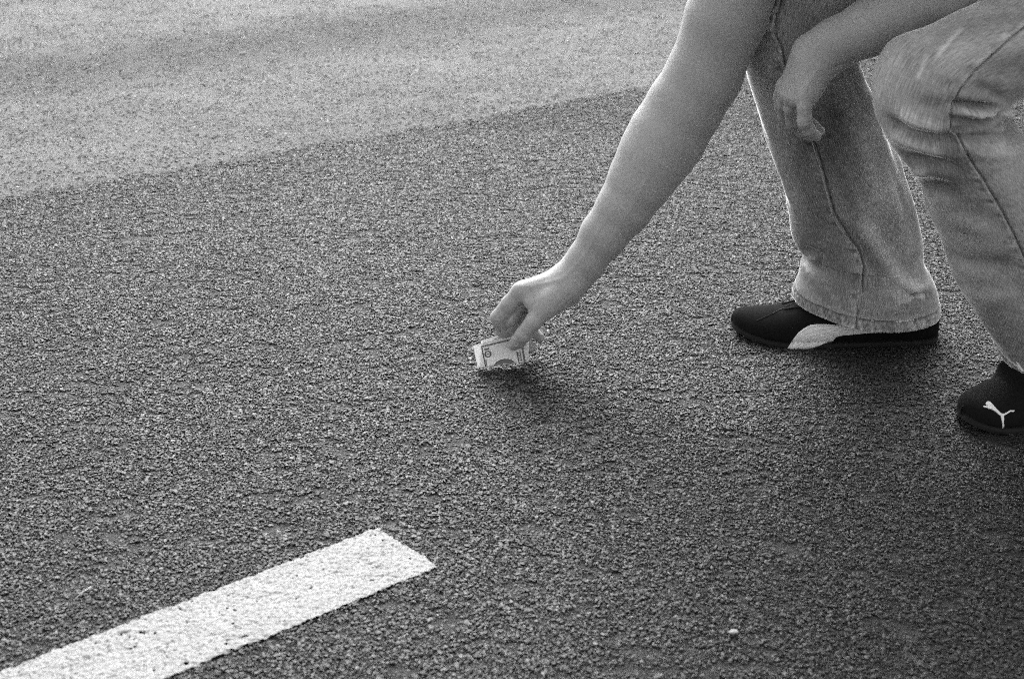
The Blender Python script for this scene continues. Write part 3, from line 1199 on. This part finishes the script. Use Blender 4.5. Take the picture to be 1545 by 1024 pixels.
# ------------------------------------------------------------------ shirt, hair, eyes (above the frame)
shirt_b = Body()
gsh = Group(.06)
gsh.chain([sh_r, chest, sh_l], [.052, .088, .050]).chain([chest, pelvis + [-.06, 0, .02]], [.115, .112]).chain([chest, neck * .75 + chest * .25], [.11, .062])
gsh.chain([sh_r, sh_r * .45 + pr[0] * .55], [.068, .072]).chain([sh_l, sh_l * .4 + pl[0] * .6], [.064, .066])
shirt_b.add(gsh, .03)
tv, tf = surface_net(shirt_b, (.1, 1.3, .35), (1.05, 1.95, .95), .006)
set_parent(mesh_obj('shirt', on_surface(shirt_b, tv, 1), tf, M_SHIRT), person)
hair_b = Body()
ghr = Group(.03)
ghr.ell(hp(-.022, 0, .045), (.092, .085, .085), HR).ell(hp(-.05, 0, .0), (.065, .078, .09), HR)
for q in range(7):
    a_ = (q - 3) / 3
    ghr.chain([hp(-.05, a_ * .07, .03), hp(-.06, a_ * .075, -.07), hp(-.04 + .01 * abs(a_), a_ * .085, -.15)], [.03, .028, .012])
hair_b.add(ghr, .02)
tv, tf = surface_net(hair_b, head - .35, head + .35, .004)
set_parent(mesh_obj('hair', on_surface(hair_b, tv, 1), tf, M_HAIR), person)
for sg in (-1, 1):
    eb = bmesh.new()
    bmesh.ops.create_uvsphere(eb, u_segments=16, v_segments=10, radius=.012)
    em = bpy.data.meshes.new('eye'); eb.to_mesh(em); eb.free()
    em.materials.append(M_EYE)
    eo = bpy.data.objects.new('eye', em); COL.objects.link(eo)
    eo.location = hp(.078, sg * .032, .006)
    set_parent(eo, person)

# ------------------------------------------------------------------ shoes
SX = np.array([0, .003, .010, .022, .042, .068, .095, .120, .145, .175, .205, .235, .258, .270, .275]) / .275
SW = np.array([.004, .015, .026, .036, .044, .0475, .046, .0425, .039, .0365, .0355, .035, .032, .024, .008])
SH = np.array([.015, .020, .026, .0305, .036, .0425, .051, .061, .071, .079, .079, .072, .061, .050, .040])


def build_shoe(toe, heel, raise_deg, laced, medial):
    """low suede driving shoe; toe and heel are ground points"""
    toe, heel = np.array(toe, float), np.array(heel, float)
    L = np.linalg.norm(heel - toe)
    ex = (heel - toe) / L
    ey = np.array([-ex[1], ex[0], 0.0])         # away from the viewer
    nL, nA = 110, 72
    t = np.linspace(0, 1, nL) ** 1.25
    w, hgt = np.interp(t, SX, SW), np.interp(t, SX, SH)
    ker = np.array([1, 2, 3, 2, 1]) / 9
    w[3:-3] = np.convolve(w, ker, 'same')[3:-3]; hgt[3:-3] = np.convolve(hgt, ker, 'same')[3:-3]
    bow = medial * .010 * np.sin(t * np.pi) - medial * .006 * np.exp(-(t / .16) ** 2)
    spring = .010 * np.clip(1 - t / .24, 0, 1) ** 2

    def world(x, y, z):
        xb = .27
        a = np.radians(raise_deg) * np.clip((x - xb) / .12, 0, 1)
        dx, dz = (x - xb) * L, z
        X = np.where(x > xb, xb * L + dx * np.cos(a) - dz * np.sin(a) * 1.0, x * L)
        Z = np.where(x > xb, dx * np.sin(a) + dz * np.cos(a), z)
        return toe + X[..., None] * ex + y[..., None] * ey + Z[..., None] * np.array([0, 0, 1.0])

    def surf(z0, grow):
        q = np.linspace(0, 2 * np.pi, nA, endpoint=False)
        V = np.zeros((nL, nA, 3))
        xx = np.repeat(t[:, None], nA, 1)
        c, s = np.cos(q)[None], np.sin(q)[None]
        # flat underneath, fullest a third of the way up, rounded top
        prof = np.sign(c) * np.abs(c) ** np.where(s < 0, .55, .92)
        zz = np.where(s < 0, .30 * (1 + np.sign(s) * np.abs(s) ** .6), .30 + .70 * np.abs(s) ** .9)
        y = bow[:, None] + prof * (w[:, None] + grow) * np.where(s > 0, 1 - .12 * s, 1)
        z = z0 + spring[:, None] + zz * (hgt[:, None] - z0)
        return world(xx, y, z)

    U = surf(.004, 0)
    idx = np.arange(nL * nA).reshape(nL, nA)
    F = np.stack([idx[:-1], np.roll(idx, -1, 1)[:-1], np.roll(idx, -1, 1)[1:], idx[1:]], -1).reshape(-1, 4).tolist()
    F.append(idx[0].tolist()); F.append(idx[-1].tolist()[::-1])
    shoe = mesh_obj('shoe', U.reshape(-1, 3), F, M_SUEDE)
    set_parent(shoe, person)
    # sole: outline swept from the ground to just above the welt
    ths = np.array([(0, .93), (.0015, .985), (.006, .99), (.008, .965)])
    ring = []
    tt = np.concatenate([t, t[::-1][1:-1]])
    sg = np.concatenate([-np.ones(nL), np.ones(nL - 2)])
    ww, bo, sp = np.interp(tt, t, w), np.interp(tt, t, bow), np.interp(tt, t, spring)
    for z, k in ths:
        ring.append(world(tt, bo + sg * (ww + .0015) * k, sp + np.full_like(tt, z)))
    R = np.array(ring)
    m = len(tt)
    ii = np.arange(4 * m).reshape(4, m)
    SF = np.stack([ii[:-1], np.roll(ii, -1, 1)[:-1], np.roll(ii, -1, 1)[1:], ii[1:]], -1).reshape(-1, 4).tolist()
    SF.append(ii[0].tolist()); SF.append(ii[-1].tolist()[::-1])
    set_parent(mesh_obj('sole', R.reshape(-1, 3), SF, M_RUBBER), shoe)
    bv = BVHTree.FromPolygons(U.reshape(-1, 3).tolist() + R.reshape(-1, 3).tolist(), F + [tuple(len(U) * nA + q for q in f) for f in SF])
    # tongue edge and laces over the instep
    def top(x, y):
        o_ = world(np.array(x), np.array(y), np.array(.2))
        p, n, i, d = bv.ray_cast(Vector(o_), Vector((0, 0, -1)))
        return np.array(p + n * .001) if p is not None else None
    for sgn in (-1, 1) if laced else ():
        pts = [top(x, np.interp(x, t, bow) + sgn * (.010 + .010 * (x - .24) / .25)) for x in np.linspace(.24, .52, 16)]
        pts = [p for p in pts if p is not None]
        tube('eyelet_edge', pts, .0012, M_LACE, shoe)
    for x in (.36, .41, .46) if laced else ():
        b0 = np.interp(x, t, bow)
        pts = [top(x + .012 * k, b0 + y) for k, y in zip(np.linspace(-1, 1, 9), np.linspace(-.016, .016, 9))]
        pts = [p for p in pts if p is not None]
        tube('lace', pts, .0019, M_LACE, shoe)
    return shoe, bv


tx, hx = at(1104, 500, 1.822)[0], at(1415, 500, 1.812)[0]
shoe_r, bvh_r = build_shoe((tx, 1.826, 0), (hx, 1.816, 0), 0, 1, -1)
tip = at(1443, 625, 1.545)
shoe_l, bvh_l = build_shoe((tip[0], 1.535, 0), (tip[0] + .222, 1.585, 0), 25, 0, 1)


def decal_grid(name, top_line, bot_line, n, m, bvh, off, mat, parent):
    """raised patch on a surface between two outlines seen from the front"""
    a, b_ = resample_n(top_line, n), resample_n(bot_line, n)
    V, F = [], []
    for lift in (off, -.0004):
        for i in range(n):
            for j in range(m):
                f = j / (m - 1)
                q = a[i] * (1 - f) + b_[i] * f
                p, nn = cast(bvh, *q)
                k = 0
                while p is None and k < 40:
                    k += 1
                    p, nn = cast(bvh, q[0], q[1] - k)
                V.append(np.array(p + nn * lift))
    for i in range(n - 1):
        for j in range(m - 1):
            F.append((i * m + j, i * m + j + 1, (i + 1) * m + j + 1, (i + 1) * m + j))
    k = n * m
    border = [(i, 0) for i in range(n)] + [(n - 1, j) for j in range(1, m)] + [(i, m - 1) for i in range(n - 2, -1, -1)] + [(0, j) for j in range(m - 2, 0, -1)]
    for (i, j), (i2, j2) in zip(border, border[1:] + border[:1]):
        F.append((i * m + j, i2 * m + j2, k + i2 * m + j2, k + i * m + j))
    o = mesh_obj(name, np.array(V), F, mat)
    set_parent(o, parent)
    return o


def resample_n(line, n):
    L = np.array(line, float)
    s = np.concatenate([[0], np.cumsum(np.linalg.norm(np.diff(L, axis=0), axis=1))])
    t = np.linspace(0, s[-1], n)
    return np.stack([np.interp(t, s, L[:, i]) for i in range(2)], 1)


top_l = [(1188, 526), (1192, 519), (1198, 510), (1204, 502), (1212, 496), (1222, 490.5), (1234, 489), (1246, 489), (1262, 490), (1300, 489), (1340, 484)]
bot_l = [(1188.5, 527), (1196, 527.5), (1210, 527), (1224, 525), (1236, 521), (1248, 517), (1256, 514), (1260, 509), (1268, 506), (1300, 503), (1340, 500)]
stripe = decal_grid('side_stripe', top_l, bot_l, 44, 12, bvh_r, .0012, M_LEATHER, shoe_r)
for f, l in ((.1, .82), (.3, .8), (.5, .78), (.66, .7), (.8, .62), (.9, .55)):
    A_, B_ = resample_n(top_l, 44), resample_n(bot_l, 44)
    q = A_ * (1 - f) + B_ * f
    run = []
    for c_ in q[2 + int(6 * (1 - f)):int(44 * l)]:
        p, n = cast(bvh_r, *c_)
        if p is not None:
            run.append(p + n * .0012)
    tube('stripe_stitching', run, .00025, M_THREAD, stripe, 5)

EM = [(420, 660), (428, 648), (450, 652), (470, 655), (478, 648), (465, 640), (448, 628), (455, 612), (475, 600), (500, 605), (530, 635), (560, 670), (590, 700), (620, 730), (648, 745),
      (680, 738), (705, 722), (735, 705), (785, 702), (790, 712), (775, 720), (740, 718), (715, 735), (690, 752), (665, 762), (665, 800), (660, 850), (668, 880), (655, 905), (645, 895),
      (648, 850), (635, 800), (630, 770), (600, 745), (570, 720), (540, 700), (515, 685), (490, 685), (465, 672), (440, 668)]
EM = [(1430 + a / 7.88, 530 + b / 7.88) for a, b in EM]


def decal_poly(name, pts, bvh, off, mat, parent):
    V, n = [], len(pts)
    for lift in (off, -.0003):
        for q in pts:
            p, nn = cast(bvh, *q)
            if p is None:
                return None
            V.append(np.array(p + nn * lift))
    F = [tuple(x) for x in tessellate_polygon([[Vector((a, b, 0)) for a, b in pts]])]
    F += [(i, (i + 1) % n, n + (i + 1) % n, n + i) for i in range(n)]
    o = mesh_obj(name, np.array(V), F, mat, None, False)
    set_parent(o, parent)
    return o


run = []
for q in resample([(1141, 484), (1150, 480), (1166, 473), (1180, 466), (1194, 459)], 2):
    p_, n_ = cast(bvh_r, *q)
    if p_ is not None:
        run.append(p_ + n_ * .0003)
tube('panel_seam', run, .0007, M_LACE, shoe_r, 5)
decal_poly('leaping_cat_emblem', EM, bvh_l, .0012, M_LEATHER, shoe_l)

# ------------------------------------------------------------------ the folded banknote
def build_note():
    root = empty('banknote', tuple(gnd(757, 551)))
    tag(root, 'folded ten note pinched between thumb and fingers above the asphalt', 'banknote')
    bl, br = at(721, 555, 1.695), at(797, 545, 1.709)
    tl, tr = at(714, 521, bl[1] + .007), at(790, 501, br[1] + .006)
    back = np.array([.1, .0032, 0])
    bl2, br2 = bl + [0.001, .0018, .001], br + [.0, .0018, .001]
    tl2, tr2 = at(729, 513, bl2[1] + .0095), at(800, 490, br2[1] + .008)
    tl3, tr3 = tl2 + [-.003, .0016, -.003], tr2 + [-.002, .0016, -.002]
    bl3, br3 = at(724, 540, bl2[1] + .005), at(786, 528, br2[1] + .004)

    def bil(a, b, c, d, s, t):
        return a * (1 - s) * (1 - t) + b * s * (1 - t) + c * (1 - s) * t + d * s * t

    def front(s, t):
        p = bil(bl, br, tl, tr, s, t)
        return p + np.array([0, -.0012 * math.sin(math.pi * s) * t, 0])

    def backp(s, t):
        p = bil(bl2, br2, tl2, tr2, s, t)
        return p + np.array([0, .001 * math.sin(4 * s + 2 * t), 0])

    def inner(s, t):
        return bil(bl3, br3, tl3, tr3, s, t)
    ns = 30
    prof = [(front, t) for t in np.linspace(1, 0, 16)]
    rows = [[f(s, t) for s in np.linspace(0, 1, ns)] for f, t in prof]
    rows.append([(front(s, 0) + backp(s, 0)) / 2 + np.array([0, 0, -.0012]) for s in np.linspace(0, 1, ns)])
    rows += [[backp(s, t) for s in np.linspace(0, 1, ns)] for t in np.linspace(0, 1, 16)]
    rows.append([(backp(s, 1) + inner(s, 1)) / 2 + np.array([0, 0, .0008]) for s in np.linspace(0, 1, ns)])
    rows += [[inner(s, t) for s in np.linspace(0, 1, ns)] for t in np.linspace(1, 0, 12)]
    R = np.array(rows)
    nr = len(R)
    idx = np.arange(nr * ns).reshape(nr, ns)
    F = np.stack([idx[:-1, :-1], idx[1:, :-1], idx[1:, 1:], idx[:-1, 1:]], -1).reshape(-1, 4)
    paper = mesh_obj('paper', R.reshape(-1, 3), F, M_PAPER)
    uvl = paper.data.uv_layers.new(name='cloth')
    li = np.zeros(len(paper.data.loops), np.int32)
    paper.data.loops.foreach_get('vertex_index', li)
    S, T = np.meshgrid(np.linspace(0, .066, ns), np.linspace(0, .14, nr))
    uvl.data.foreach_set('uv', np.stack([S, T], -1).reshape(-1, 2)[li].astype(np.float32).ravel())
    set_parent(paper, root)
    Wd, Ht = 66.0, 40.0

    def stroke(name, pts, wd, mat, surf=front, closed=False, lift=.00035):
        """printed line; points in millimetres on the visible panel"""
        P = np.array(pts, float)
        P = resample(np.concatenate([P, P[-1:] + 1e-6]), .8) if len(P) == 2 else P
        T = np.gradient(P, axis=0)
        N = np.stack([-T[:, 1], T[:, 0]], 1) / (np.linalg.norm(T, axis=1)[:, None] + 1e-9)
        V, F = [], []
        for i in range(len(P)):
            for sg in (-1, 1):
                q = P[i] + N[i] * wd / 2 * sg
                V.append(surf(q[0] / Wd, q[1] / Ht) + np.array([0, -lift, lift * .3]))
            if i:
                F.append((2 * i - 2, 2 * i - 1, 2 * i + 1, 2 * i))
        o = mesh_obj(name, np.array(V), F, mat, None, False)
        set_parent(o, paper)

    arc = lambda cx, cy, rx, ry, a0, a1, n=26: [(cx + rx * math.cos(a), cy + ry * math.sin(a)) for a in np.linspace(a0, a1, n)]
    stroke('border_line', [(10, 35.5), (61.5, 35.5)], 1.5, M_INK2)
    stroke('border_line', [(10.2, 34.0), (61.5, 34.0)], .9, M_INK)
    stroke('border_line', [(10.2, 35.5), (10.2, 1)], 1.3, M_INK)
    stroke('border_line', [(12.0, 12), (12.0, 1)], 1.6, M_INK2)
    stroke('border_line', [(61, 35), (61, .6)], 1.7, M_INK2)
    stroke('border_line', [(62.2, 35), (62.2, .6)], .5, M_INK)
    stroke('border_line', [(3, 39.2), (63, 39.2)], .4, M_INK2)
    # numerals read downwards: 1 above 0
    stroke('numeral', [(13.4, 28.8), (19.0, 28.8)], 1.9, M_INK)
    stroke('numeral', [(18.9, 28.8), (17.6, 30.6)], .9, M_INK)
    stroke('numeral', [(13.4, 27.2), (13.4, 30.4)], .8, M_INK)
    stroke('numeral', arc(16.3, 20.6, 3.7, 4.6, 0, 2 * math.pi, 40), 1.6, M_INK)
    stroke('numeral', [(13.9, 20.6), (18.7, 20.6)], 1.2, M_INK2)
    # small rotated value panel on the right and the top of the oval frame at the fold
    stroke('value_panel', [(53.5, 16), (53.5, 1.5)], 1.2, M_INK)
    stroke('value_panel', [(57.6, 16), (57.6, 1.5)], .8, M_INK)
    for y in (13.5, 11, 8.5, 6, 3.5):
        stroke('value_panel', [(54, y), (57.4, y)], .7, M_INK)
    for k, (m, wd) in enumerate(((M_INK, 1.2), (M_INK2, 2.4), (M_INK2, 2.0), (M_INK2, 2.0))):
        r = 1 - .14 * k
        a0 = math.asin(min(1, 5.2 / (12.5 * r)))
        stroke('oval_frame', arc(35, -4.5, 14.5 * r, 12.5 * r, math.pi - a0, a0), wd, m)
    stroke('border_line', [(16, 36), (58, 36)], .9, M_INK, surf=lambda s, t: backp(s, t))
    return root


build_note()

# thumb nail of the gripping hand
body_bvh = BVHTree.FromPolygons(V.tolist(), F.tolist())
ring = [(777 + 6.2 * math.cos(a) * .9 + 2.0 * math.sin(a), 516.5 + 5.6 * math.sin(a) - 2.0 * math.cos(a)) for a in np.linspace(0, 2 * math.pi, 18, endpoint=False)]
nail = decal_poly('thumb_nail', ring, body_bvh, .0004, M_NAIL, person)

# ------------------------------------------------------------------ litter on the road
def pebble(loc, r, mat, label, seed):
    bm = bmesh.new()
    bmesh.ops.create_icosphere(bm, subdivisions=3, radius=1)
    rr_ = random.Random(seed)
    ph = [rr_.uniform(0, 6) for _ in range(6)]
    for v in bm.verts:
        c = v.co
        f = 1 + .14 * math.sin(2.3 * c.x + ph[0]) + .1 * math.sin(3.1 * c.y + ph[1]) + .07 * math.sin(5 * c.z + 3 * c.x + ph[2])
        v.co = Vector((c.x * 1.5, c.y * .8, c.z * .45)) * f * r
    for f in bm.faces:
        f.smooth = True
    me = bpy.data.meshes.new('pebble'); bm.to_mesh(me); bm.free()
    me.materials.append(mat)
    o = bpy.data.objects.new('pebble', me); COL.objects.link(o)
    o.location = (loc[0], loc[1], .0025 + r * .45)
    o.rotation_euler = (0, 0, rr_.uniform(-.4, .4))
    tag(o, label, 'pebble', 'loose pebbles on the road')


M_PALE = plain('pale_stone', .4, .8)
pebble(gnd(1106, 958), .0030, M_PALE, 'small white pebble on dark asphalt near the bottom right', 1)
pebble(gnd(366, 84), .0065, M_PALE, 'white pebble on the pale worn lane at upper left', 4)
pebble(gnd(460, 69), .005, M_PALE, 'small white pebble on the worn lane, right of its twin', 5)
M_STRAW = plain('dry_straw', .5, .8)
a_, b_ = gnd(112, 913), gnd(139, 893)
o = tube('dry_straw', [a_ + [0, 0, .0055], a_ * .5 + b_ * .5 + [0, 0, .007], b_ + [0, 0, .006]], .0006, M_STRAW)
tag(o, 'thin pale straw lying on dark asphalt above the painted line', 'straw')
p0 = gnd(238, 71)
o = tube('paper_scrap', [p0 + [0, 0, .004], p0 + [-.001, 0, .014], p0 + [-.003, 0, .024]], [.0035, .0028, .0015], M_PALE)
tag(o, 'tiny upright white scrap on the worn lane at upper left', 'scrap')
